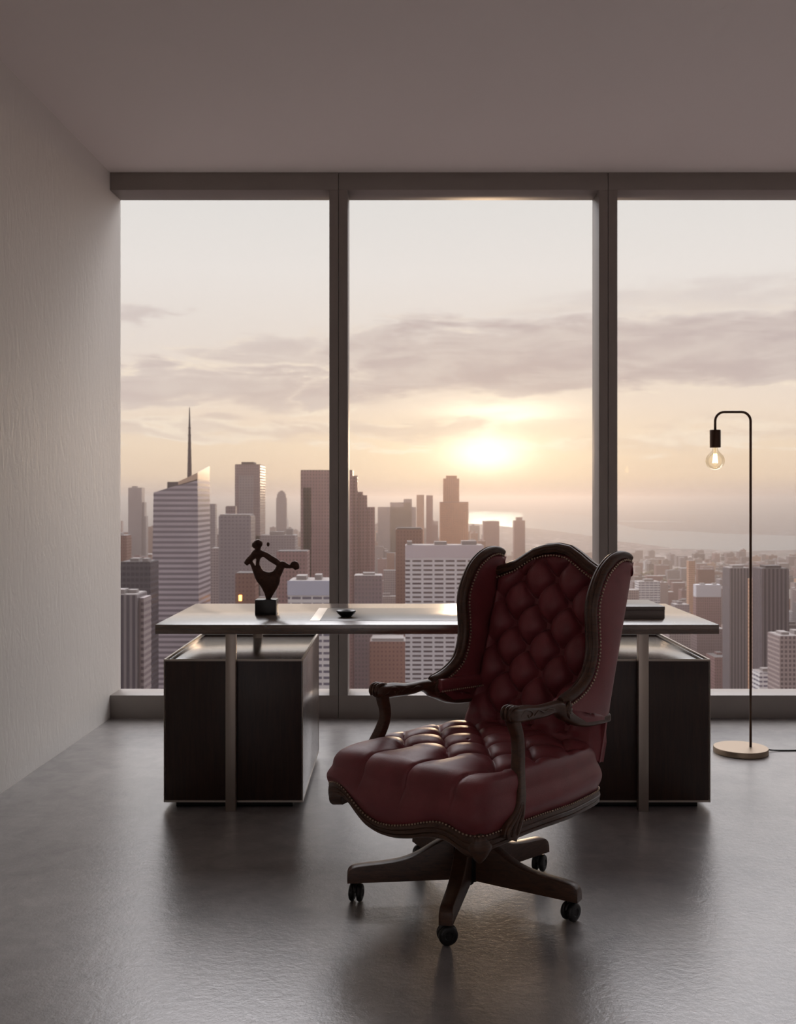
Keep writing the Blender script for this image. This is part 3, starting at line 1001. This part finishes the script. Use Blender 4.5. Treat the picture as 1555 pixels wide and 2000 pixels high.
def spire_tower():
    X, Y, W, D = -174, 800, 34.4, 46
    t = thing('glass_tower', 'tall banded glass tower with a slanted crown and a needle spire', 'building', (X, Y+D/2, GZ))
    bm = bmesh.new()
    zt = 9-GZ; z2 = 28-GZ
    f = [(-W/2, -D/2), (W/2, -D/2), (W/2+1, D/2), (-W/2, D/2)]
    g = [(-W/2-4.5, -D/2), (W/2+2.5, -D/2), (W/2+3, D/2), (-W/2-4.5, D/2)]
    lo = [bm.verts.new((x, y, 0)) for x, y in g]
    hs = [6.5-GZ, 17-GZ, 17-GZ, 6.5-GZ]
    hi = [bm.verts.new((x, y, z)) for (x, y), z in zip(f, hs)]
    bm.faces.new(lo[::-1]); bm.faces.new(hi)
    for k in range(4): bm.faces.new((lo[k], lo[(k+1) % 4], hi[(k+1) % 4], hi[k]))
    CITY.append(obj('body', bm, FM['band'], t, smooth=False))
    # glazed crown: a thin screen that climbs to the sun side, open at the back
    bm = bmesh.new()
    def wallq(p, q, zp0, zq0, zp1, zq1, th=.8):
        d = (Vector(q)-Vector(p)).normalized(); n = Vector((-d.y, d.x))*th
        P = [(p[0], p[1], zp0), (q[0], q[1], zq0), (q[0], q[1], zq1), (p[0], p[1], zp1)]
        A = [bm.verts.new(c) for c in P]; B = [bm.verts.new((c[0]+n.x, c[1]+n.y, c[2])) for c in P]
        bm.faces.new(A); bm.faces.new(B)
        for k in range(4): bm.faces.new((A[k], A[(k+1) % 4], B[(k+1) % 4], B[k]))
    wallq((2, -D/2), (W/2, -D/2), 12-GZ, 16-GZ, 15-GZ, 22-GZ)
    wallq((W/2, -D/2), (W/2+1, D/2), 16-GZ, 16-GZ, 22-GZ, 28.5-GZ)
    c = obj('crown', bm, M['crown_glass'], t, smooth=False); part_label(c, 'pale slanted glass screen crown'); CITY.append(c)
    bx('plant_room', (-9, 1, -12, 6, zt, 15-GZ), M['roof_dark'], t)
    bm = bmesh.new(); tube(bm, [(6.2, 0, 10-GZ), (6.2, 0, 34-GZ), (6.2, 0, 52-GZ), (6.2, 0, 75-GZ)], [2.0, 1.5, 1.05, .35], 8)
    for z in range(16, 62, 6): lathe(bm, [(0, z-GZ), (2.3-.02*z, z-GZ), (2.3-.02*z, z+1.1-GZ), (0, z+1.1-GZ)], 8, (6.2, 0, 0))
    CITY.append(obj('spire', bm, M['roof_dark'], t))
spire_tower()
t = tower('slab_tower', 'tall plain slab tower with a pale inset front on the left skyline', -220.9, 1500, 36.8, 52, 'slab', D=60, roof='roof_dark', boxes=[(-12, 6, -10, 20, 4, 'roof_dark')])
bx('front_glazing', (-12.5, 9, -30.4, -30, 30, 52-GZ-16), FM['hazy'], t)
tower('hazy_tower', 'distant hazy tower with stepped shoulder at the far end of the skyline', -643, 2500, 33, 29, 'hazy', D=30, tiers=[(16.5, 22, -10, 10, -6), (22, 26, -10, 10, -40)], boxes=[(-10, 2, -5, 5, 4)])
def needle():
    X, Y = -296, 2600
    t = thing('needle_tower', 'slender distant tower with a rounded stepped top between the slab and the rose tower', 'building', (X, Y, GZ))
    bm = bmesh.new()
    box(bm, -13, 13, -10, 10, 0, 5-GZ); box(bm, -11, 11, -9, 9, 5-GZ, 15-GZ); box(bm, -8, 8, -7, 7, 15-GZ, 20-GZ); box(bm, -4, 4, -4, 4, 20-GZ, 23-GZ)
    CITY.append(obj('body', bm, FM['hazy'], t, smooth=False))
needle()
tower('grey_block', 'broad grey office block with a bright roof edge in front of the slab tower', -175.7, 1100, 34.6, -17, 'hazy', D=34, boxes=[(-16, 16, -16, 16, 1.5)])
tower('brick_tower', 'narrow dark tower rising just above the broad grey block', -213, 1300, 12.5, -8, 'slab', roof='roof_dark')
t = tower('rose_tower', 'broad rose-brown stepped tower half hidden by the window mullion', -84, 1200, 61, 35, 'rose', D=24, roof='roof_dark',
      tiers=[(-27.6, -18, -12, 12, 15), (30.5, 36, -6, 12, 29), (36, 42, 0, 12, 10), (42, 47, 2, 14, 6), (47, 56, 4, 18, -8)])
tower('dark_tower', 'dark squat glass tower at the window edge beside the spire tower', -180, 700, 21, -42, 'dark', D=24, roof='roof_dark', boxes=[(-5, 1, -6, 4, 2), (4, 8, -8, 0, 2)])
tower('finned_tower', 'grey finned tower with a rounded pale roof next to the plaster wall', -163.5, 600, 21, -55, 'fins', D=24, tiers=[(8, 13.5, -8, 10, -57, 'grey')], boxes=[(-6, 2, -8, 2, 2.5), (3, 8, -4, 2, 2)])
tower('pale_block', 'low pale brick block at the foot of the finned tower', -180.5, 640, 18, -98, 'grid', D=18, boxes=[(-5, 3, -5, 3, 2)])
tower('brown_tower', 'reddish-brown tower half cut off by the plaster wall', -357, 1300, 24, -45, 'brown', D=24, boxes=[(-8, 4, -6, 6, 3)])
tower('sliver_tower', 'thin grey tower peeking out behind the spire tower', -312, 1700, 16, -7, 'hazy')
t = tower('brick_block', 'dark brown block with one small glowing window behind the sculpture', -134.5, 900, 17.5, -64, 'brown', D=22, roof='roof_dark')
bx('lit_window', (-5.6, -3.0, -11.5, -11, 172, 177), M['lit_sign'], t)
tower('blue_block', 'pale blue-white office block with window rows beside the mullion under the sculpture arm', -50.5, 600, 28.5, -47, 'blue', D=26, boxes=[(-10, -4, -6, 6, 2.4), (1, 5, -6, 4, 3)])
bx('parapet_band', (-14.5, 14.5, -13.5, -13, 205, 213.5), pmat('blue_parapet', (196, 202, 220), .5), bpy.data.objects['blue_block'])
tower('rose_block', 'broad rose-tinted block with a flat dark roof behind the sculpture arm', -104, 1000, 30, -50, 'rose', D=30, roof='roof_dark')
tower('mid_block', 'hazy low block between the slab tower and the rose tower', -180, 1500, 58, -52, 'hazy', D=40, boxes=[(-10, 12, -8, 8, 5), (14, 24, -5, 5, 9)])
t = tower('white_slab', 'big white slab block with rows of dark windows behind the desk', 37.1, 820, 62.7, -36, 'white', D=22, boxes=[(-30, -26, -8, 4, 3), (-8, 2, -6, 4, 2.6), (14, 26, -6, 4, 3.2)])
bx('parapet_band', (-31.35, 31.35, -11.5, -11, 214.5, 224.4), pmat('white_parapet', (214, 204, 210), .5), t)
tower('red_tower', 'flat-topped reddish tower just behind the white slab block', 11.8, 1100, 29.1, -31, 'brown', D=26, roof='roof_dark', boxes=[(-13, 13, -12, 12, 1, 'roof_dark')])
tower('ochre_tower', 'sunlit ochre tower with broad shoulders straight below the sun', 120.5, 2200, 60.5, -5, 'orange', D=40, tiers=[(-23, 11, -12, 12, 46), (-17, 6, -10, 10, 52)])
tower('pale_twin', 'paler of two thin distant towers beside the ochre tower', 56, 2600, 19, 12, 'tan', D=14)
tower('rose_twin', 'redder of two thin distant towers beside the ochre tower', 81, 2650, 17, 11, 'rose', D=14)
tower('hazy_mass', 'wide hazy stepped block between the rose tower and the thin twins', -4, 3000, 112, -22, 'hazy', D=60, tiers=[(-20, 40, -30, 20, -8), (20, 44, -30, 10, 2)])
tower('river_block', 'square hazy block by the near river bank right of the ochre tower', 255, 2800, 43, -59, 'rose', D=40)
tower('river_tower', 'small stepped hazy tower standing before the bright river', 332, 2800, 30, -57, 'rose', D=30, tiers=[(-8, 8, -8, 8, -48)])
tower('arched_block', 'wide grey block with a brown front seen beneath the desktop', -9.2, 900, 32, -124, 'brown', D=30, boxes=[(-14, 14, -12, 12, 2)])
tower('striped_tower', 'grey striped tower just beside the lamp pole', 367, 1100, 22, -73, 'fins', D=24, boxes=[(-6, 6, -6, 6, 2.5)])
tower('ribbed_tower', 'dark ribbed tower standing past the lamp pole', 331.5, 900, 24, -60, 'finsdark', D=24, roof='roof_dark', boxes=[(-7, 7, -7, 7, 2, 'roof_dark')])
tower('tan_tower', 'slim tan tower between the lamp pole and the ribbed tower', 351, 1000, 9.5, -77, 'tan', D=14)
tower('white_block', 'small bright white block in the low streets over the desk corner', 485, 1600, 39, -152, 'rose', D=16, boxes=[(-19.5, 19.5, -8, 8, 19, 'white_paint'), (-12, -4, -4, 4, 21), (8, 14, -4, 4, 21)])
tower('bluish_block', 'pale bluish block above the grey box on the desk', 368, 1500, 31, -120, 'blue', D=26, boxes=[(-6, 8, -6, 6, 3)], )
tower('pale_low_block', 'pale striped low block right beside the chair wing above the desk', 330, 1450, 22, -128, 'grid', D=22)
tower('gridded_block', 'pale gridded block at the frame edge beyond the ribbed tower', 311, 800, 26, -106, 'grid', D=26, boxes=[(-9, -3, -6, 6, 2), (2, 9, -4, 6, 3)])
tower('light_blue_block', 'low light-blue block near the sill beside the lamp pole', 309, 850, 18, -143, 'blue', D=18, boxes=[(-5, 2, -5, 3, 2.5)])
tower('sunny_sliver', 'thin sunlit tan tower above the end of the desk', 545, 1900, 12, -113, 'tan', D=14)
tower('shade_tower', 'dark finned tower close behind the striped tower', 396, 1180, 22, -84, 'finsdark', D=22, roof='roof_dark')
tower('mauve_block', 'mauve block at the foot of the rose tower beside the mullion', -28, 950, 26, -70, 'slab', D=24, boxes=[(-5, 6, -5, 5, 2)])
tower('narrow_grey_block', 'narrow grey block right behind the spire tower side', -246, 1400, 19, -66, 'grey', D=22)
tower('glassy_block', 'low bluish block seen under the desktop beside the mullion', -55, 700, 18, -92, 'blue', D=20)

# low-rise streets: one block each
random.seed(21)
FP = []
for o in list(bpy.data.objects):
    if o.parent is None and o.get('category') == 'building':
        FP.append((o.location.x, o.location.y, max([45]+[max(q.dimensions.x, q.dimensions.y) for q in o.children if q.name.startswith(('body', 'setback'))])))
RIVER = [(912, 22236), (1613, 22719), (2320, 20902), (3005, 18662), (2733, 14123), (2298, 10664), (2125, 8782), (2368, 8294), (2461, 7799), (2835, 7298), (3085, 7158), (2275, 5278),
         (2051, 5278), (1709, 5123), (1634, 5278), (1484, 5387), (1443, 5680), (1392, 6148), (1357, 6296), (1374, 7158), (1318, 8039), (1225, 9009), (1064, 9677), (767, 11118), (536, 13063)]
def in_river(x, y):
    c = False; n = len(RIVER)
    for i in range(n):
        (x1, y1), (x2, y2) = RIVER[i], RIVER[(i+1) % n]
        if (y1 > y) != (y2 > y) and x < (x2-x1)*(y-y1)/(y2-y1)+x1: c = not c
    return c
LOW = []
keys = ['grey', 'rose', 'hazy', 'brown', 'tan', 'slab', 'grid', 'fins', 'dark', 'blue']
wts = [5, 5, 4, 3, 1, 3, 3, 2, 1, 1]
tries = 0
while len(LOW) < 1200 and tries < 20000:
    tries += 1
    y = 1350*(4600/1350)**random.random(); s = random.uniform(-.44, .50); x = s*y
    if in_river(x, y+60) or in_river(x+60, y): continue
    w = random.uniform(16, 46); d = random.uniform(16, 40)
    lefty = s < .09
    hgt = random.uniform(22, 75) if not lefty else random.uniform(40, 150)
    if lefty and y > 2400: hgt = random.uniform(60, 205)*min(1, .75+.25*random.random())
    if not lefty and random.random() < .10: hgt = random.uniform(70, 110)
    if not lefty and y > 2600: hgt = random.uniform(14, 42)
    if any(abs(x-a) < r/2+w/2+4 and abs(y-b) < r/2+d/2+4 for a, b, r in FP): continue
    FP.append((x, y, max(w, d)))
    LOW.append((x, y, w, d, hgt, random.choices(keys, wts)[0], random.choice(('roof_pale', 'roof_dark', 'roof_dark'))))
import mathutils.bvhtree as bt
bpy.context.view_layer.update()
V, Fc, own = [], [], []
def addmesh(me, mw, idx):
    o0 = len(V)
    V.extend(mw @ v.co for v in me.vertices)
    for p in me.polygons: Fc.append([o0+k for k in p.vertices]); own.append(idx)
for o in CITY: addmesh(o.data, o.matrix_world, -1)
for i, (x, y, w, d, h, k, rf) in enumerate(LOW):
    o0 = len(V)
    for zz in (GZ, GZ+h):
        for a, b in ((-1, -1), (1, -1), (1, 1), (-1, 1)): V.append(Vector((x+a*w/2, y+b*d/2, zz)))
    for q in ((0, 1, 5, 4), (1, 2, 6, 5), (2, 3, 7, 6), (3, 0, 4, 7), (4, 5, 6, 7)): Fc.append([o0+j for j in q]); own.append(i)
tree = bt.BVHTree.FromPolygons(V, Fc)
eyes = [Vector((dx, 0, 1.27)) for dx in (-.5, 0, .5)]
def shows(i):
    """seen over the roofs in front of it from somewhere in the room"""
    x, y, w, d, h, k, rf = LOW[i]; n = 0
    for eye in eyes:
        for a in (-.45, -.2, 0, .2, .45):
            for c in (.3, .6, .9, .99):
                p = Vector((x+a*w, y-d/2-.01, GZ+h*c)); r = p-eye
                s, e = r.x/r.y, r.z/r.y
                if not (-.285 < s < .392 and e > -.186): continue
                hit = tree.ray_cast(eye, r.normalized(), r.length+5)
                if hit[2] is not None and own[hit[2]] == i: n += 1
    return n
order = sorted(((shows(i)*LOW[i][2]/LOW[i][1], i) for i in range(len(LOW))), reverse=True)
kept = [i for v, i in order if v > 0][:285]
kept += [i for v, i in order if v == 0 and not (-.27 < LOW[i][0]/LOW[i][1] < .40) and LOW[i][1] < 3600][:70]   # what a step aside would bring into the windows
for i in kept:
    x, y, w, d, h, k, rf = LOW[i]
    bm = bmesh.new(); box(bm, -w/2, w/2, -d/2, d/2, 0, h)
    rr = random.random()
    if rr < .8:
        a, b = random.uniform(-.3, .1), random.uniform(-.3, .1)
        box(bm, a*w, (a+.3)*w, b*d, (b+.3)*d, h, h+random.uniform(2, 5))
    o = obj('city_block', bm, FM[k], None, smooth=False)
    me = o.data; me.materials.append(M[rf])
    for p in me.polygons:
        if p.normal.z > .5: p.material_index = 1
    o.location = (x, y, GZ)
    tag(o, 'one of the many small hazy blocks crowding the low streets far below the windows', 'building', 'low city blocks below the windows')

# ground, water, far shores, park
def city_ground():
    m, t, b = new_mat('city_ground')
    co = t.n('ShaderNodeTexCoord').outputs['Object']
    vo = t.n('ShaderNodeTexVoronoi', feature='F1', distance='MANHATTAN'); vo.inputs['Scale'].default_value = 1/38; t.l(co, vo.inputs[0])
    bright = t.xyz(vo.outputs['Color'])[0]
    v2 = t.n('ShaderNodeTexVoronoi', feature='DISTANCE_TO_EDGE'); v2.inputs['Scale'].default_value = 1/120; t.l(co, v2.inputs[0])
    col = t.ramp(bright, [(.15, lin((74, 62, 62))), (.55, lin((118, 98, 94))), (.86, lin((134, 116, 110))), (.95, lin((196, 182, 176)))])
    nz = t.noise(co, 1/900, 4, .6)
    grn = t.ramp(nz, [(.5, (0, 0, 0)), (.62, (1, 1, 1))])
    col = t.mix(t.m('MULTIPLY', grn, .55), col, lin((92, 86, 70)))
    st = t.ramp(v2.outputs['Distance'], [(.02, (.45,)*3), (.05, (1,)*3)])
    col = t.mix(1.0, col, st, 'MULTIPLY')
    t.l(col, b.inputs['Base Color']); b.inputs['Roughness'].default_value = .9
    bm = bmesh.new(); box(bm, -16000, 16000, -3000, 42000, -20, 0)
    o = obj('ground', bm, m, None, smooth=False); o.location = (0, 0, GZ)
    return struct(o)
city_ground()
M['water'] = pmat('river_water', (96, 98, 104), .22)
def water(name, pts, label):
    bm = bmesh.new()
    P = cr(pts+[pts[0]], len(pts)*5)[:-1]
    lo = [bm.verts.new((x, y, GZ+.05)) for x, y in P]; hi = [bm.verts.new((x, y, GZ+.5)) for x, y in P]
    bm.faces.new(hi); bm.faces.new(lo[::-1]); n = len(P)
    for k in range(n): bm.faces.new((lo[k], lo[(k+1) % n], hi[(k+1) % n], hi[k]))
    o = obj(name, bm, M['water'], None, smooth=False); o['label'] = label
    return struct(o)
water('river', RIVER, 'wide bright river bending past the city')
water('river_inlet', [(2713, 12591), (3324, 12152), (3176, 11612), (2531, 11742)], 'thin bright inlet beyond the river')
water('lake', [(5147, 19718), (7064, 19353), (6577, 18019), (4703, 18019)], 'thin far lake near the horizon')
def park():
    random.seed(5); bm = bmesh.new()
    for k in range(150):
        y = random.uniform(2700, 3700); x = y*random.uniform(.225, .33)
        r = random.uniform(8, 17)
        if any(abs(x-a) < q/2+r and abs(y-b) < q/2+r for a, b, q in FP): continue
        blob(bm, (x, y, GZ+r*.55), r, (1, 1, .75), sub=1)
    o = obj('tree_canopy', bm, pmat('tree_foliage', (88, 82, 58), .9, var=.3, vscale=.1), None)
    tag(o, 'muted green tree canopy of the park among the low streets', 'trees'); o['kind'] = 'stuff'
park()

def haze():
    m = bpy.data.materials.new('evening_haze'); m.use_nodes = True
    t = NT(m.node_tree); m.node_tree.nodes.clear()
    out = t.n('ShaderNodeOutputMaterial'); v = t.n('ShaderNodeVolumeScatter')
    v.inputs['Color'].default_value = (1, .81, .74, 1); v.inputs['Density'].default_value = 1/8200; v.inputs['Anisotropy'].default_value = .78
    ab = t.n('ShaderNodeVolumeAbsorption'); ab.inputs['Color'].default_value = (0, 0, 0, 1); ab.inputs['Density'].default_value = 1/19000
    ad = t.n('ShaderNodeAddShader'); t.l(v.outputs[0], ad.inputs[0]); t.l(ab.outputs[0], ad.inputs[1])
    t.l(ad.outputs[0], out.inputs['Volume'])
    bm = bmesh.new(); box(bm, -14000, 14000, 120, 30000, GZ-6, 45)
    o = obj('evening_haze', bm, m, None, smooth=False)
    tag(o, 'warm evening haze lying over the city and the river', 'haze'); o['kind'] = 'stuff'
haze()

# ------------------------------------------------------------------ sky
EXPO = 1.2; VIS = 2**-EXPO
def world():
    w = bpy.data.worlds.new('sunset_sky'); sc.world = w; w.use_nodes = True
    nt = w.node_tree; nt.nodes.clear(); t = NT(nt)
    out = t.n('ShaderNodeOutputWorld'); bg = t.n('ShaderNodeBackground')
    d = t.n('ShaderNodeTexCoord').outputs['Generated']
    x, y, z = t.xyz(d)
    hyp = t.m('SQRT', t.m('ADD', t.m('MULTIPLY', x, x), t.m('MULTIPLY', y, y)))
    e = t.m('DIVIDE', z, t.m('MAXIMUM', hyp, .02))
    az = t.m('ARCTAN2', x, y)
    S = lambda *c: lin(c)
    ee = t.m('DIVIDE', t.m('ADD', e, .05), .85, True)
    P = lambda v: (v+.05)/.85
    base = t.ramp(ee, [(0, S(150, 136, 134)), (P(-.01), S(190, 170, 164)), (P(.004), S(205, 184, 174)), (P(.022), S(232, 207, 184)), (P(.05), S(239, 217, 194)),
                       (P(.09), S(238, 221, 206)), (P(.15), S(232, 221, 213)), (P(.22), S(235, 228, 223)), (P(.30), S(229, 225, 221)), (P(.42), S(205, 210, 218)), (P(.78), S(172, 188, 214))])
    # clouds
    def step(v, a0, a1):
        nd = t.n('ShaderNodeMapRange', interpolation_type='SMOOTHSTEP'); t.l(v, nd.inputs[0]); nd.inputs[1].default_value = a0; nd.inputs[2].default_value = a1
        return nd.outputs[0]
    n1 = t.noise(t.vec(t.m('MULTIPLY', az, 3.4), t.m('MULTIPLY', e, 12), 3.7), 2.0, 9, .6, .4)
    n2 = t.noise(t.vec(t.m('MULTIPLY', az, 9), t.m('MULTIPLY', e, 42), 9.1), 1.3, 8, .62, .5)
    d1, d2 = t.m('SUBTRACT', n1, .5), t.m('SUBTRACT', n2, .5)
    ew = t.m('ADD', e, t.m('ADD', t.m('MULTIPLY', d1, .085), t.m('MULTIPLY', d2, .045)))
    aw = t.m('ADD', az, t.m('ADD', t.m('MULTIPLY', d1, .35), t.m('MULTIPLY', d2, .12)))
    def band(a0, a1, sa, e0, e1, s0, s1, k, tilt=0.):
        ev = t.m('SUBTRACT', ew, t.m('MULTIPLY', aw, tilt)) if tilt else ew
        m = t.m('MULTIPLY', t.m('MULTIPLY', step(aw, a0-sa, a0+sa), step(aw, a1+sa, a1-sa)), t.m('MULTIPLY', step(ev, e0-s0, e0+s0), step(ev, e1+s1, e1-s1)))
        return t.m('MULTIPLY', m, k)
    bands = [band(-.06, 3, .03, .097, .168, .008, .012, 1.0, .035), band(-3, -.06, .03, .090, .122, .008, .008, .80), band(-.19, -.02, .05, .128, .150, .006, .010, .62),
             band(-.10, .09, .05, .056, .073, .006, .006, .55), band(-3, -.07, .04, .054, .070, .008, .008, .5), band(-.285, -.235, .02, .164, .182, .006, .008, .6),
             band(.12, 3, .05, .052, .066, .01, .01, .32), band(.15, 3, .06, .176, .192, .006, .008, .35, .03)]
    cloud = bands[0]
    for q in bands[1:]: cloud = t.m('MAXIMUM', cloud, q)
    # bright torn rims just outside the banks
    rim = t.m('MULTIPLY', t.m('MULTIPLY', step(cloud, .0, .22), step(cloud, .62, .25)), step(n2, .42, .60))
    low = step(e, .21, .12)
    col = t.mix(t.m('MULTIPLY', t.m('MULTIPLY', rim, low), .85, True), base, S(252, 236, 216))
    tone = t.mix(step(n2, .35, .68), S(196, 181, 179), S(214, 201, 195))
    col = t.mix(t.m('MULTIPLY', cloud, .93, True), col, tone)
    # glow of the sun behind the clouds
    def glow(a0, e0, ra, re, rgb, col, pw=1.0):
        u = t.m('DIVIDE', t.m('SUBTRACT', az, a0), ra); v = t.m('DIVIDE', t.m('SUBTRACT', e, e0), re)
        g = t.m('EXPONENT', t.m('MULTIPLY', t.m('POWER', t.m('ADD', t.m('MULTIPLY', u, u), t.m('MULTIPLY', v, v)), pw), -1))
        return t.mix(g, col, rgb, 'ADD') if False else add(col, g, rgb)
    def add(col, g, rgb):
        nd = t.n('ShaderNodeVectorMath', operation='SCALE'); nd.inputs[0].default_value = rgb; t.l(g, nd.inputs[3])
        a = t.n('ShaderNodeVectorMath', operation='ADD'); t.l(col, a.inputs[0]); t.l(nd.outputs[0], a.inputs[1])
        return a.outputs[0]
    tb = t.m('ADD', .55, t.m('MULTIPLY', n2, .9))
    col = glow(.086, .045, .30, .11, (.10, .05, -.02), col, .8)
    col = glow(.086, .044, .10, .032, (.30, .24, .13), col)
    col = glow(.086, .044, .034, .017, (.75, .72, .58), col)
    g2 = t.n('ShaderNodeVectorMath', operation='ADD')
    u = t.m('DIVIDE', t.m('SUBTRACT', az, .100), .060); v = t.m('DIVIDE', t.m('SUBTRACT', t.m('ADD', e, t.m('MULTIPLY', t.m('SUBTRACT', n2, .5), .03)), .087), .011)
    g = t.m('EXPONENT', t.m('MULTIPLY', t.m('ADD', t.m('MULTIPLY', u, u), t.m('MULTIPLY', v, v)), -1))
    col = add(col, t.m('MULTIPLY', g, tb), (.55, .48, .34))
    sv = t.n('ShaderNodeVectorMath', operation='SCALE'); t.l(col, sv.inputs[0]); sv.inputs[3].default_value = VIS; col = sv.outputs[0]
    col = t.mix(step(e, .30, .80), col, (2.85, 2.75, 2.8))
    # away from the sunset the sky falls off; its left rear, out of view, is brightened as added fill
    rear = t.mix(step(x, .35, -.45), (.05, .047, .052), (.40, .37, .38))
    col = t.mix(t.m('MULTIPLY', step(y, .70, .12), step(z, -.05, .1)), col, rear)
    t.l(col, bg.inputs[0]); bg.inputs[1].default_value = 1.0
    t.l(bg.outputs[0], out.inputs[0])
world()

sun = bpy.data.lights.new('setting_sun', 'SUN'); so = bpy.data.objects.new('setting_sun', sun); link(so)
sun.energy = .17; sun.color = (1, .68, .43); sun.angle = R(4)
so.location = (8, 90, 6)
so.rotation_euler = Vector((-.086, -1, -.046)).to_track_quat('-Z', 'Y').to_euler()

# ------------------------------------------------------------------ camera
cam = bpy.data.cameras.new('camera'); co = bpy.data.objects.new('camera', cam); link(co)
co.location = (0, 0, 1.27); co.rotation_euler = (R(90), 0, 0)
cam.sensor_fit = 'HORIZONTAL'; cam.sensor_width = 36; cam.lens = 2000/1555*36
cam.shift_y = -25/1555; cam.shift_x = -.5/1555
cam.clip_start = .05; cam.clip_end = 60000
cam.dof.use_dof = True; cam.dof.focus_distance = 3.15; cam.dof.aperture_fstop = 11
sc.camera = co
sc.view_settings.view_transform = 'Standard'; sc.view_settings.look = 'None'
sc.view_settings.exposure = EXPO; sc.view_settings.gamma = 1.0
sc.view_settings.use_curve_mapping = False
sc.cycles.use_denoising = True
sc.cycles.max_bounces = 8; sc.cycles.diffuse_bounces = 5; sc.cycles.glossy_bounces = 3
sc.cycles.use_adaptive_sampling = True; sc.cycles.adaptive_threshold = .03; sc.cycles.adaptive_min_samples = 24
sc.cycles.transparent_max_bounces = 16; sc.cycles.volume_bounces = 0
sc.cycles.sample_clamp_indirect = 6
